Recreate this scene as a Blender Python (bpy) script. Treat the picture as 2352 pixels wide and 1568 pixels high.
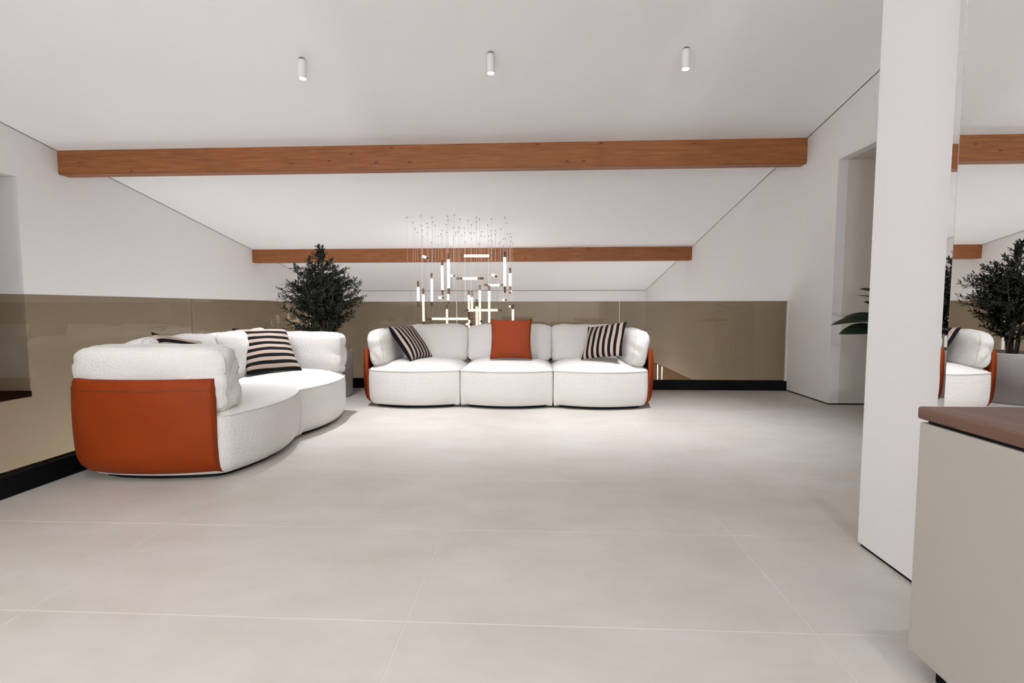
import bpy, bmesh, math, random
from mathutils import Vector, Matrix, noise

for o in list(bpy.data.objects):
    bpy.data.objects.remove(o, do_unlink=True)
scene = bpy.context.scene
COL = scene.collection

# ------------------------------------------------------------------ camera, world, exposure
CAM_H = 1.0187
F_PX, YAW, PITCH, ROLL = 1135.256, math.radians(2.7758), math.radians(3.8931), math.radians(-0.0678)
cam = bpy.data.cameras.new('camera')
cam.sensor_fit = 'HORIZONTAL'
cam.sensor_width = 36.0
cam.lens = F_PX / 2352 * 36.0
cam.clip_start = 0.05
camo = bpy.data.objects.new('camera', cam)
COL.objects.link(camo)
fwd = Vector((-math.sin(YAW) * math.cos(PITCH), math.cos(YAW) * math.cos(PITCH), -math.sin(PITCH)))
rgt = Vector((math.cos(YAW), math.sin(YAW), 0))
upv = rgt.cross(fwd)
r2 = rgt * math.cos(ROLL) + upv * math.sin(ROLL)
u2 = upv * math.cos(ROLL) - rgt * math.sin(ROLL)
M = Matrix((r2, u2, -fwd)).transposed().to_4x4()
M.translation = Vector((0, 0, CAM_H))
camo.matrix_world = M
scene.camera = camo

world = bpy.data.worlds.new('world')
scene.world = world
world.use_nodes = True
world.node_tree.nodes['Background'].inputs[0].default_value = (0.02, 0.022, 0.03, 1)
world.node_tree.nodes['Background'].inputs[1].default_value = 1.0

vs = scene.view_settings
vs.view_transform = 'Standard'
vs.look = 'None'
vs.exposure = 0.19
vs.gamma = 1.0
vs.use_curve_mapping = False
cy = scene.cycles
cy.max_bounces = 8
cy.diffuse_bounces = 5
cy.glossy_bounces = 5
cy.transmission_bounces = 6
cy.transparent_max_bounces = 16
cy.caustics_reflective = False
cy.caustics_refractive = False
cy.sample_clamp_indirect = 6.0
cy.use_denoising = True
cy.use_adaptive_sampling = True
cy.use_light_tree=False
cy.adaptive_threshold = 0.03
cy.adaptive_min_samples = 12

# lamp settings (each lamp's light is made in its own builder below)
SPOT_FRONT_W = 320.0       # the three ceiling spots above the sofas
SPOT_FILL_W = 66.0        # added fill spots, wide beam, over the room behind the camera
LOWER_FILL = 50.0         # added fill globes on the floor below, in the void
ROOM_FILL = 118.0          # added fill globes in the room and corridor behind the camera
TUBE_EMIT = 14.0            # chandelier tubes
LAMP_COL = (0.95, 0.985, 1.04)

# ------------------------------------------------------------------ measured room
YG, XGL, XR, XLW = 6.2085, -2.8846, 3.0714, -5.8383
C0, CS = 3.9632, 0.1742          # ceiling z = C0 - CS*y
YB1, ZB1, DB1 = 5.8945, 2.6515, 0.155
YB2, ZB2, DB2 = 10.002, 1.958, 0.22
YBW = 14.061
XC, YC1, YJ1 = 1.3854, 2.1342, 1.714
YBACK = -5.0
ZLOW = -2.9
GT = 1.10
def cz(y): return C0 - CS * y

random.seed(4)

# ------------------------------------------------------------------ materials
def mat(name, col, rough=0.6, metal=0.0, spec=0.5, noise_scale=0, noise_amt=0.0, bump=0.0, bump_scale=50, bump_dist=0.002, coat=0.0, sheen=0.0):
    m = bpy.data.materials.new(name)
    m.use_nodes = True
    nt = m.node_tree
    b = nt.nodes['Principled BSDF']
    b.inputs['Base Color'].default_value = (*col, 1)
    b.inputs['Roughness'].default_value = rough
    b.inputs['Metallic'].default_value = metal
    b.inputs['Specular IOR Level'].default_value = spec
    b.inputs['Coat Weight'].default_value = coat
    b.inputs['Sheen Weight'].default_value = sheen
    tc = nt.nodes.new('ShaderNodeTexCoord')
    if noise_amt:
        n = nt.nodes.new('ShaderNodeTexNoise')
        n.inputs['Scale'].default_value = noise_scale
        n.inputs['Detail'].default_value = 5
        nt.links.new(tc.outputs['Object'], n.inputs['Vector'])
        r = nt.nodes.new('ShaderNodeMapRange')
        r.inputs['To Min'].default_value = 1 - noise_amt
        r.inputs['To Max'].default_value = 1 + noise_amt
        nt.links.new(n.outputs['Fac'], r.inputs['Value'])
        mx = nt.nodes.new('ShaderNodeVectorMath')
        mx.operation = 'SCALE'
        mx.inputs[0].default_value = col
        nt.links.new(r.outputs[0], mx.inputs['Scale'])
        nt.links.new(mx.outputs[0], b.inputs['Base Color'])
    if bump:
        n2 = nt.nodes.new('ShaderNodeTexNoise')
        n2.inputs['Scale'].default_value = bump_scale
        n2.inputs['Detail'].default_value = 3
        nt.links.new(tc.outputs['Object'], n2.inputs['Vector'])
        bp = nt.nodes.new('ShaderNodeBump')
        bp.inputs['Strength'].default_value = bump
        bp.inputs['Distance'].default_value = bump_dist
        nt.links.new(n2.outputs['Fac'], bp.inputs['Height'])
        nt.links.new(bp.outputs[0], b.inputs['Normal'])
    return m

def emat(name, col, strength):
    m = bpy.data.materials.new(name)
    m.use_nodes = True
    nt = m.node_tree
    nt.nodes.clear()
    o = nt.nodes.new('ShaderNodeOutputMaterial')
    e = nt.nodes.new('ShaderNodeEmission')
    e.inputs[0].default_value = (*col, 1)
    e.inputs[1].default_value = strength
    nt.links.new(e.outputs[0], o.inputs[0])
    return m

def glass_mat(name, tint):
    m = bpy.data.materials.new(name)
    m.use_nodes = True
    nt = m.node_tree
    nt.nodes.clear()
    o = nt.nodes.new('ShaderNodeOutputMaterial')
    t = nt.nodes.new('ShaderNodeBsdfTransparent')
    t.inputs[0].default_value = (*tint, 1)
    g = nt.nodes.new('ShaderNodeBsdfGlossy')
    g.inputs['Roughness'].default_value = 0.0
    g.inputs[0].default_value = (0.9, 0.9, 0.9, 1)
    f = nt.nodes.new('ShaderNodeFresnel')
    # same reflectance on the way in and on the way out of the pane
    gm = nt.nodes.new('ShaderNodeNewGeometry')
    ir = nt.nodes.new('ShaderNodeMapRange')
    ir.inputs['To Min'].default_value = 1.45
    ir.inputs['To Max'].default_value = 1 / 1.45
    nt.links.new(gm.outputs['Backfacing'], ir.inputs['Value'])
    nt.links.new(ir.outputs[0], f.inputs[0])
    mx = nt.nodes.new('ShaderNodeMixShader')
    nt.links.new(f.outputs[0], mx.inputs[0])
    nt.links.new(t.outputs[0], mx.inputs[1])
    nt.links.new(g.outputs[0], mx.inputs[2])
    nt.links.new(mx.outputs[0], o.inputs[0])
    return m

def wood_mat(name, dark, mid, light, stretch, knots=True, rough=0.5, ring=9.0):
    """stretch: mapping scale per axis (small along the grain)."""
    m = bpy.data.materials.new(name)
    m.use_nodes = True
    nt = m.node_tree
    b = nt.nodes['Principled BSDF']
    b.inputs['Roughness'].default_value = rough
    tc = nt.nodes.new('ShaderNodeTexCoord')
    mp = nt.nodes.new('ShaderNodeMapping')
    mp.inputs['Scale'].default_value = stretch
    nt.links.new(tc.outputs['Object'], mp.inputs['Vector'])
    n = nt.nodes.new('ShaderNodeTexNoise')
    n.inputs['Scale'].default_value = ring
    n.inputs['Detail'].default_value = 6
    n.inputs['Roughness'].default_value = 0.6
    n.inputs['Distortion'].default_value = 0.4
    nt.links.new(mp.outputs[0], n.inputs['Vector'])
    cr = nt.nodes.new('ShaderNodeValToRGB')
    cr.color_ramp.elements[0].position = 0.25
    cr.color_ramp.elements[0].color = (*dark, 1)
    cr.color_ramp.elements[1].position = 0.78
    cr.color_ramp.elements[1].color = (*light, 1)
    e = cr.color_ramp.elements.new(0.52)
    e.color = (*mid, 1)
    nt.links.new(n.outputs['Fac'], cr.inputs[0])
    out = cr.outputs[0]
    if knots:
        mk = nt.nodes.new('ShaderNodeMapping')
        mk.inputs['Scale'].default_value = (2.6, 6.0, 6.5)
        nt.links.new(tc.outputs['Object'], mk.inputs['Vector'])
        v = nt.nodes.new('ShaderNodeTexVoronoi')
        v.inputs['Scale'].default_value = 1.6
        nt.links.new(mk.outputs[0], v.inputs['Vector'])
        kr = nt.nodes.new('ShaderNodeValToRGB')
        kr.color_ramp.elements[0].position = 0.05
        kr.color_ramp.elements[0].color = (0.22, 0.22, 0.22, 1)
        kr.color_ramp.elements[1].position = 0.13
        kr.color_ramp.elements[1].color = (1, 1, 1, 1)
        nt.links.new(v.outputs['Distance'], kr.inputs[0])
        ml = nt.nodes.new('ShaderNodeMix')
        ml.data_type = 'RGBA'
        ml.blend_type = 'MULTIPLY'
        ml.inputs[0].default_value = 1
        nt.links.new(out, ml.inputs[6])
        nt.links.new(kr.outputs[0], ml.inputs[7])
        out = ml.outputs[2]
    nt.links.new(out, b.inputs['Base Color'])
    bp = nt.nodes.new('ShaderNodeBump')
    bp.inputs['Strength'].default_value = 0.15
    bp.inputs['Distance'].default_value = 0.003
    nt.links.new(n.outputs['Fac'], bp.inputs['Height'])
    nt.links.new(bp.outputs[0], b.inputs['Normal'])
    return m

def stripe_mat(name, light, dark, k, phase, axis):
    m = bpy.data.materials.new(name)
    m.use_nodes = True
    nt = m.node_tree
    b = nt.nodes['Principled BSDF']
    b.inputs['Roughness'].default_value = 0.9
    b.inputs['Specular IOR Level'].default_value = 0.15
    tc = nt.nodes.new('ShaderNodeTexCoord')
    sp = nt.nodes.new('ShaderNodeSeparateXYZ')
    nt.links.new(tc.outputs['Object'], sp.inputs[0])
    a = nt.nodes.new('ShaderNodeMath')
    a.operation = 'MULTIPLY_ADD'
    nt.links.new(sp.outputs[axis], a.inputs[0])
    a.inputs[1].default_value = k
    a.inputs[2].default_value = phase
    fr = nt.nodes.new('ShaderNodeMath')
    fr.operation = 'FRACT'
    nt.links.new(a.outputs[0], fr.inputs[0])
    gt = nt.nodes.new('ShaderNodeMath')
    gt.operation = 'GREATER_THAN'
    gt.inputs[1].default_value = 0.5
    nt.links.new(fr.outputs[0], gt.inputs[0])
    mx = nt.nodes.new('ShaderNodeMix')
    mx.data_type = 'RGBA'
    mx.inputs[6].default_value = (*light, 1)
    mx.inputs[7].default_value = (*dark, 1)
    nt.links.new(gt.outputs[0], mx.inputs[0])
    nt.links.new(mx.outputs[2], b.inputs['Base Color'])
    n2 = nt.nodes.new('ShaderNodeTexNoise')
    n2.inputs['Scale'].default_value = 260
    nt.links.new(tc.outputs['Object'], n2.inputs['Vector'])
    bp = nt.nodes.new('ShaderNodeBump')
    bp.inputs['Strength'].default_value = 0.3
    bp.inputs['Distance'].default_value = 0.002
    nt.links.new(n2.outputs['Fac'], bp.inputs['Height'])
    nt.links.new(bp.outputs[0], b.inputs['Normal'])
    return m

def boucle_mat(name, col):
    m = bpy.data.materials.new(name)
    m.use_nodes = True
    nt = m.node_tree
    b = nt.nodes['Principled BSDF']
    b.inputs['Base Color'].default_value = (*col, 1)
    b.inputs['Roughness'].default_value = 0.95
    b.inputs['Specular IOR Level'].default_value = 0.1
    b.inputs['Sheen Weight'].default_value = 0.1
    tc = nt.nodes.new('ShaderNodeTexCoord')
    n = nt.nodes.new('ShaderNodeTexNoise')
    n.inputs['Scale'].default_value = 82
    n.inputs['Detail'].default_value = 4
    n.inputs['Distortion'].default_value = 0.6
    nt.links.new(tc.outputs['Object'], n.inputs['Vector'])
    bp = nt.nodes.new('ShaderNodeBump')
    bp.inputs['Strength'].default_value = 0.7
    bp.inputs['Distance'].default_value = 0.012
    nt.links.new(n.outputs['Fac'], bp.inputs['Height'])
    nt.links.new(bp.outputs[0], b.inputs['Normal'])
    return m

def tile_mat(name):
    m = bpy.data.materials.new(name)
    m.use_nodes = True
    nt = m.node_tree
    b = nt.nodes['Principled BSDF']
    b.inputs['Roughness'].default_value = 0.42
    b.inputs['Specular IOR Level'].default_value = 0.35
    g = nt.nodes.new('ShaderNodeNewGeometry')
    n = nt.nodes.new('ShaderNodeTexNoise')
    n.inputs['Scale'].default_value = 2.2
    n.inputs['Detail'].default_value = 7
    n.inputs['Roughness'].default_value = 0.62
    mp = nt.nodes.new('ShaderNodeMapping')
    mp.inputs['Scale'].default_value = (1.0, 1.7, 1)
    nt.links.new(g.outputs['Position'], mp.inputs['Vector'])
    nt.links.new(mp.outputs[0], n.inputs['Vector'])
    cr = nt.nodes.new('ShaderNodeValToRGB')
    cr.color_ramp.elements[0].position = 0.3
    cr.color_ramp.elements[0].color = (0.475, 0.435, 0.39, 1)
    cr.color_ramp.elements[1].position = 0.72
    cr.color_ramp.elements[1].color = (0.555, 0.515, 0.475, 1)
    nt.links.new(n.outputs['Fac'], cr.inputs[0])
    nt.links.new(cr.outputs[0], b.inputs['Base Color'])
    bp = nt.nodes.new('ShaderNodeBump')
    bp.inputs['Strength'].default_value = 0.05
    bp.inputs['Distance'].default_value = 0.002
    nt.links.new(n.outputs['Fac'], bp.inputs['Height'])
    nt.links.new(bp.outputs[0], b.inputs['Normal'])
    return m

def tube_mat(name, strength):
    """glowing crystal rod with trapped bubbles"""
    m = bpy.data.materials.new(name)
    m.use_nodes = True
    nt = m.node_tree
    nt.nodes.clear()
    o = nt.nodes.new('ShaderNodeOutputMaterial')
    e = nt.nodes.new('ShaderNodeEmission')
    tc = nt.nodes.new('ShaderNodeTexCoord')
    v = nt.nodes.new('ShaderNodeTexVoronoi')
    v.inputs['Scale'].default_value = 60
    nt.links.new(tc.outputs['Object'], v.inputs['Vector'])
    cr = nt.nodes.new('ShaderNodeValToRGB')
    cr.color_ramp.elements[0].position = 0.1
    cr.color_ramp.elements[0].color = (1, 1, 1, 1)
    cr.color_ramp.elements[1].position = 0.62
    cr.color_ramp.elements[1].color = (0.30, 0.30, 0.29, 1)
    nt.links.new(v.outputs['Distance'], cr.inputs[0])
    nt.links.new(cr.outputs[0], e.inputs[0])
    e.inputs[1].default_value = strength
    nt.links.new(e.outputs[0], o.inputs[0])
    return m

M_WALL = mat('warm white wall paint', (0.755, 0.73, 0.71), 0.85, spec=0.2, bump=0.04, bump_scale=220)
M_CEIL = mat('white ceiling paint', (0.85, 0.835, 0.825), 0.9, spec=0.15, bump=0.03, bump_scale=220)
M_PASSAGE_SHADE = mat('shaded passage wall', (0.60, 0.55, 0.50), 0.85, spec=0.2, bump=0.04, bump_scale=220)  # passage shade put into the colour, a darker tone than the walls
M_COLUMN = mat('satin white lacquer', (0.73, 0.715, 0.70), 0.45, spec=0.35)
M_BLACK = mat('black shadow gap', (0.004, 0.004, 0.004), 0.7, spec=0.1)
M_PLINTH = mat('matt black metal', (0.004, 0.004, 0.005), 0.6, spec=0.15)
M_GROUT = mat('pale grout', (0.575, 0.54, 0.50), 0.9)
M_TILE = tile_mat('large format stone tile')
M_LOWER = mat('lower floor', (0.50, 0.46, 0.42), 0.6)
M_BEAM = wood_mat('spruce beam', (0.175, 0.052, 0.010), (0.265, 0.087, 0.019), (0.355, 0.132, 0.032), (0.35, 5.0, 5.0), True, 0.55)
M_WALNUT = wood_mat('walnut', (0.062, 0.028, 0.016), (0.118, 0.056, 0.035), (0.180, 0.092, 0.060), (5.5, 0.5, 5.5), False, 0.45, 7)
M_PANEL = wood_mat('oak cladding', (0.24, 0.13, 0.07), (0.34, 0.20, 0.11), (0.42, 0.26, 0.15), (6, 6, 0.6), False, 0.5, 5)
M_GLASS = glass_mat('bronze glass', (0.545, 0.490, 0.408))
M_GLASSEDGE = mat('polished glass edge', (0.62, 0.60, 0.55), 0.25)
M_BOUCLE = boucle_mat('white boucle', (0.78, 0.755, 0.725))
M_SEAM = mat('boucle piping', (0.66, 0.63, 0.595), 0.9)
M_LEATHER = mat('cognac leather', (0.208, 0.029, 0.003), 0.55, spec=0.13, noise_scale=7, noise_amt=0.12, bump=0.12, bump_scale=300, bump_dist=0.001)
M_LEATHERSEAM = mat('cognac leather stitching', (0.15, 0.03, 0.008), 0.6)
M_RUST = mat('rust linen', (0.235, 0.042, 0.014), 0.9, spec=0.15, noise_scale=60, noise_amt=0.12, bump=0.4, bump_scale=350, bump_dist=0.002)
M_STRIPE_X = stripe_mat('beige and black stripes across', (0.455, 0.355, 0.295), (0.006, 0.006, 0.007), 16.67, 0.25, 0)
M_STRIPE_Z = stripe_mat('beige and black stripes along', (0.455, 0.355, 0.295), (0.006, 0.006, 0.007), 16.1, 0.25, 2)
M_MIRROR = mat('silvered mirror', (0.93, 0.93, 0.92), 0.0, metal=1.0)
M_CAB = mat('taupe lacquer', (0.36, 0.33, 0.285), 0.55, spec=0.3)
M_POT = mat('light grey planter', (0.47, 0.45, 0.44), 0.7, noise_scale=60, noise_amt=0.08, bump=0.15, bump_scale=120)
M_SOIL = mat('soil', (0.012, 0.010, 0.008), 1.0, bump=1.0, bump_scale=60, bump_dist=0.01)
M_LEAF = mat('olive leaf', (0.020, 0.028, 0.017), 0.5, spec=0.35, noise_scale=3, noise_amt=0.45)
M_BARK = mat('olive bark', (0.10, 0.08, 0.065), 0.9, bump=0.6, bump_scale=60, bump_dist=0.004)
M_FICUS = mat('rubber plant leaf', (0.012, 0.021, 0.009), 0.35, spec=0.5, noise_scale=4, noise_amt=0.3)
M_STEM = mat('rubber plant stem', (0.06, 0.055, 0.03), 0.8)
M_LAMP = mat('white lamp housing', (0.78, 0.76, 0.75), 0.5)
M_NECK = mat('dark lamp neck', (0.10, 0.095, 0.09), 0.5)
M_LENS = emat('lamp lens', (1, 0.97, 0.94), 9.0)
M_TUBE = tube_mat('glowing crystal rod', TUBE_EMIT)
M_BRONZE = mat('brushed bronze', (0.21, 0.125, 0.075), 0.35, metal=0.8)
M_CABLE = mat('steel cable', (0.66, 0.63, 0.60), 0.4, metal=0.5)
M_STUD = mat('dark ceiling stud', (0.16, 0.15, 0.14), 0.5)
M_LED = emat('led strip', (1, 0.97, 0.93), 25.0)
M_FILL_LOW = emat('fill light globe below', LAMP_COL, LOWER_FILL)
M_FILL_ROOM = emat('fill light globe', LAMP_COL, ROOM_FILL)

for m_ in (M_TUBE, M_LENS, M_LED):
    m_.cycles.emission_sampling = 'NONE'
# ------------------------------------------------------------------ mesh helpers
def link(name, verts, faces, m, parent=None, smooth=False, loc=None):
    me = bpy.data.meshes.new(name)
    me.from_pydata([tuple(v) for v in verts], [], faces)
    me.update()
    if smooth:
        me.polygons.foreach_set('use_smooth', [True] * len(me.polygons))
    me.materials.append(m)
    o = bpy.data.objects.new(name, me)
    COL.objects.link(o)
    if parent:
        o.parent = parent
    if loc:
        o.location = loc
    return o

def fixn(o):
    bm = bmesh.new()
    bm.from_mesh(o.data)
    bmesh.ops.recalc_face_normals(bm, faces=bm.faces)
    bm.to_mesh(o.data)
    bm.free()
    return o

def boxgeo(x0, x1, y0, y1, z0, z1, bev=0.0):
    bm = bmesh.new()
    bmesh.ops.create_cube(bm, size=1)
    for v in bm.verts:
        v.co = Vector(((x0 + x1) / 2 + v.co.x * (x1 - x0), (y0 + y1) / 2 + v.co.y * (y1 - y0), (z0 + z1) / 2 + v.co.z * (z1 - z0)))
    if bev:
        bmesh.ops.bevel(bm, geom=list(bm.edges), offset=bev, segments=2, affect='EDGES', profile=0.5)
    vs_ = [v.co.copy() for v in bm.verts]
    bm.verts.index_update()
    fs = [[v.index for v in f.verts] for f in bm.faces]
    bm.free()
    return vs_, fs

def box(name, x0, x1, y0, y1, z0, z1, m, parent=None, bev=0.0):
    v, f = boxgeo(x0, x1, y0, y1, z0, z1, bev)
    return link(name, v, f, m, parent)

def merge(*geos):
    V, F = [], []
    for v, f in geos:
        k = len(V)
        V += list(v)
        F += [[i + k for i in q] for q in f]
    return V, F

def prism_yz(poly, x0, x1):
    """extrude a polygon given as (y,z) along x"""
    n = len(poly)
    V = [(x0, y, z) for y, z in poly] + [(x1, y, z) for y, z in poly]
    F = [list(range(n)), list(range(2 * n - 1, n - 1, -1))]
    for i in range(n):
        j = (i + 1) % n
        F.append([i, j, n + j, n + i])
    return V, F

def tube(path, rad, n=8, closed=False):
    """swept tube; rad is a number or a list"""
    P = [Vector(p) for p in path]
    k = len(P)
    R = rad if isinstance(rad, (list, tuple)) else [rad] * k
    V, F = [], []
    ref = Vector((0, 0, 1))
    for i in range(k):
        if closed:
            t = P[(i + 1) % k] - P[i - 1]
        else:
            t = P[min(i + 1, k - 1)] - P[max(i - 1, 0)]
        t.normalize()
        a = t.cross(ref)
        if a.length < 1e-3:
            a = t.cross(Vector((1, 0, 0)))
        a.normalize()
        b = a.cross(t)
        for j in range(n):
            th = 2 * math.pi * j / n
            V.append(P[i] + (a * math.cos(th) + b * math.sin(th)) * R[i])
    for i in range(k if closed else k - 1):
        i2 = (i + 1) % k
        for j in range(n):
            j2 = (j + 1) % n
            F.append([i * n + j, i * n + j2, i2 * n + j2, i2 * n + j])
    if not closed:
        F.append(list(range(n - 1, -1, -1)))
        F.append([(k - 1) * n + j for j in range(n)])
    return V, F

def lathe(prof, n=32, cx=0, cyy=0):
    """prof: list of (r,z); closed at ends where r == 0"""
    V, F = [], []
    k = len(prof)
    for r, z in prof:
        for j in range(n):
            th = 2 * math.pi * j / n
            V.append((cx + r * math.cos(th), cyy + r * math.sin(th), z))
    for i in range(k - 1):
        for j in range(n):
            j2 = (j + 1) % n
            F.append([i * n + j, i * n + j2, (i + 1) * n + j2, (i + 1) * n + j])
    F.append(list(range(n - 1, -1, -1)))
    F.append([(k - 1) * n + j for j in range(n)])
    return V, F

def empty(name, loc, rz=0):
    o = bpy.data.objects.new(name, None)
    COL.objects.link(o)
    o.location = loc
    o.rotation_euler.z = rz
    o.empty_display_size = 0.1
    return o

def tag(o, label=None, cat=None, group=None, kind=None):
    if label: o['label'] = label
    if cat: o['category'] = cat
    if group: o['group'] = group
    if kind: o['kind'] = kind
    return o

def struct(o, label=None, cat=None):
    return tag(o, label, cat, kind='structure')

# ------------------------------------------------------------------ setting: floor
fl = merge(boxgeo(XGL, 3.9, YBACK, YG, -0.35, -0.0006), boxgeo(XLW, XGL, YBACK, -0.6, -0.35, -0.0006))
floor = struct(fixn(link('floor', *fl, M_GROUT)), 'pale beige floor of large stone tiles with thin light joints', 'floor')
TW, TD, TX, TY = 1.2971, 0.6714, -0.4214, 1.5242
tile_mesh = {}
def lay_tiles(xa, xb, ya, yb):
    g = 0.0016
    i0 = math.floor((xa - TX) / TW)
    i1 = math.ceil((xb - TX) / TW)
    j0 = math.floor((ya - TY) / TD)
    j1 = math.ceil((yb - TY) / TD)
    for i in range(i0, i1):
        for j in range(j0, j1):
            x0, x1 = max(xa, TX + i * TW), min(xb, TX + (i + 1) * TW)
            y0, y1 = max(ya, TY + j * TD), min(yb, TY + (j + 1) * TD)
            if x1 - x0 < 0.02 or y1 - y0 < 0.02:
                continue
            key = (round(x1 - x0, 3), round(y1 - y0, 3))
            if key not in tile_mesh:
                w, d = (x1 - x0) / 2 - g, (y1 - y0) / 2 - g
                v, f = boxgeo(-w, w, -d, d, -0.010, 0.0, 0.0012)
                me = bpy.data.meshes.new('tile')
                me.from_pydata([tuple(q) for q in v], [], f)
                me.materials.append(M_TILE)
                tile_mesh[key] = me
            t = bpy.data.objects.new('tile', tile_mesh[key])
            COL.objects.link(t)
            t.parent = floor
            t.location = ((x0 + x1) / 2, (y0 + y1) / 2, 0)
lay_tiles(XGL + 0.0, 3.9, YBACK, YG)
lay_tiles(XLW, XGL, YBACK, -0.6)

struct(box('floor_lower', XLW, XR, -0.6, YBW, ZLOW - 0.1, ZLOW, M_LOWER), 'floor of the storey below the void', 'floor')

# walls
T = 0.25
yo0, yo1, zo = 3.75, 5.306, 2.524          # opening in the right wall
def wall_poly(y0, y1, z0):
    return [(y0, z0), (y1, z0), (y1, cz(y1) + 0.02), (y0, cz(y0) + 0.02)]
GAP = 0.014
geo = merge(prism_yz(wall_poly(YBACK, yo0, GAP), XR, XR + T),
            prism_yz(wall_poly(yo0, yo1, zo), XR, XR + T),
            prism_yz(wall_poly(yo1, YG - 0.02, GAP), XR, XR + T),
            prism_yz(wall_poly(YG - 0.02, YBW + 0.2, ZLOW), XR, XR + T))
struct(fixn(link('wall_right', *geo, M_WALL)), 'warm white right wall running past the glass into the void', 'wall')
# passage behind the opening
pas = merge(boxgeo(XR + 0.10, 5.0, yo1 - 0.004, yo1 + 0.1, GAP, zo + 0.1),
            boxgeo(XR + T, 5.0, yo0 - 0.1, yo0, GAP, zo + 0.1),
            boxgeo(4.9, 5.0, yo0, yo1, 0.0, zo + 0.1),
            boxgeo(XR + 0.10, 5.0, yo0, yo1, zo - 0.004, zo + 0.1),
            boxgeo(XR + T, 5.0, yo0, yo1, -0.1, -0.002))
struct(fixn(link('wall_passage', *pas, M_PASSAGE_SHADE)), 'passage walls beside the rubber plant, with their shade put into the colour', 'wall')
struct(fixn(link('trim_lit_edge', *merge(boxgeo(XR - 0.0, XR + 0.10, yo1 - 0.008, yo1, GAP, zo - 0.008), boxgeo(XR, XR + 0.10, yo0, yo1, zo - 0.008, zo)), M_COLUMN)), 'pale strip round the opening in the right wall, standing in for its lit edge', 'lit edge')  # added pale strip in place of the light on the reveal edge
# slim dark recess under the right wall
struct(box('baseboard_right', XR + 0.010, XR + T, yo1 + 0.010, YG, 0.0, GAP, M_BLACK), 'thin black shadow gap under the right wall', 'baseboard')
struct(box('baseboard_passage', XR + 0.1, 4.9, yo1 + 0.010, yo1 + 0.09, 0.0, GAP, M_BLACK), 'thin black shadow gap under the passage wall', 'baseboard')

# left wall of the void with its doorway
yd, zd1, zd0 = 5.392, 2.499, 0.053
yda = 4.6
geo = merge(prism_yz(wall_poly(YBACK, yda, ZLOW), XLW - T, XLW),
            prism_yz(wall_poly(yda, yd, zd1), XLW - T, XLW),
            boxgeo(XLW - T, XLW, yda, yd, ZLOW, zd0),
            prism_yz(wall_poly(yd, YBW + 0.2, ZLOW), XLW - T, XLW))
struct(fixn(link('wall_left', *geo, M_WALL)), 'warm white left wall of the void with a doorway high up', 'wall')
geo = merge(boxgeo(XLW - 1.9, XLW - T, yd, yd + 0.1, zd0, zd1 + .1), boxgeo(XLW - 1.9, XLW - T, yda - .1, yda, zd0, zd1 + .1),
            boxgeo(XLW - 2.0, XLW - 1.9, yda, yd, zd0, zd1 + .1), boxgeo(XLW - 1.9, XLW - T, yda, yd, zd1, zd1 + .1))
struct(fixn(link('wall_doorway', *geo, M_WALL)), 'grey passage walls inside the doorway beyond the left glass', 'wall')
struct(box('trim_doorway_sill', XLW - 1.9, XLW + 0.012, yda, yd, zd0 - 0.05, zd0 + 0.015, M_BLACK), 'black sill of the doorway beyond the left glass', 'sill')

struct(box('wall_far', XLW, XR, YBW, YBW + 0.2, ZLOW, cz(YBW) + 0.1, M_WALL), 'far white wall under the low end of the sloping ceiling', 'wall')
struct(box('wall_back', XLW - .2, 3.9, YBACK - 0.2, YBACK, ZLOW, cz(YBACK) + 0.1, M_WALL), 'white wall behind the camera', 'wall')
struct(box('wall_slab_edge', XLW, XGL, -0.62, -0.6, ZLOW, -0.35, M_WALL), 'wall under the gallery floor', 'wall')
struct(box('wall_slab_front', XGL, XR, YG + 0.02, YG + 0.06, ZLOW, -0.02, M_WALL), 'wall below the gallery front edge', 'wall')
struct(box('wall_slab_side', XGL - 0.06, XGL - 0.02, -0.6, YG, ZLOW, -0.02, M_WALL), 'wall below the gallery side edge', 'wall')

# sloping ceiling
poly = [(YBACK, cz(YBACK)), (YBW, cz(YBW)), (YBW, cz(YBW) + .2), (YBACK, cz(YBACK) + .2)]
struct(fixn(link('ceiling', *prism_yz(poly, XLW, XR), M_CEIL)), 'white sloping ceiling falling towards the far wall', 'ceiling')
def gapstrip(name, x0, x1, ya, yb, label):
    p = [(ya, cz(ya) - 0.003), (yb, cz(yb) - 0.003), (yb, cz(yb) + 0.01), (ya, cz(ya) + 0.01)]
    struct(fixn(link(name, *prism_yz(p, x0, x1), M_BLACK)), label, 'shadow gap')
for k, (ya, yb) in enumerate(((YBACK, YB1), (YB1 + DB1, YB2), (YB2 + DB2, YBW))):
    gapstrip('trim_%d' % (2 * k + 1), XR - 0.0055, XR, ya, yb, 'dark shadow gap between ceiling and right wall, section %s' % ('before the near beam', 'between the beams', 'after the far beam')[k])
    gapstrip('trim_%d' % (2 * k + 2), XLW, XLW + 0.007, ya, yb, 'dark shadow gap between ceiling and left wall, section %s' % ('before the near beam', 'between the beams', 'after the far beam')[k])
struct(box('trim_7', XLW + .009, XR - .009, YBW - 0.006, YBW, cz(YBW) - 0.014, cz(YBW) - .002, mat('grey joint', (.25, .24, .23), .9)), 'thin joint where the ceiling meets the far wall', 'shadow gap')

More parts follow.
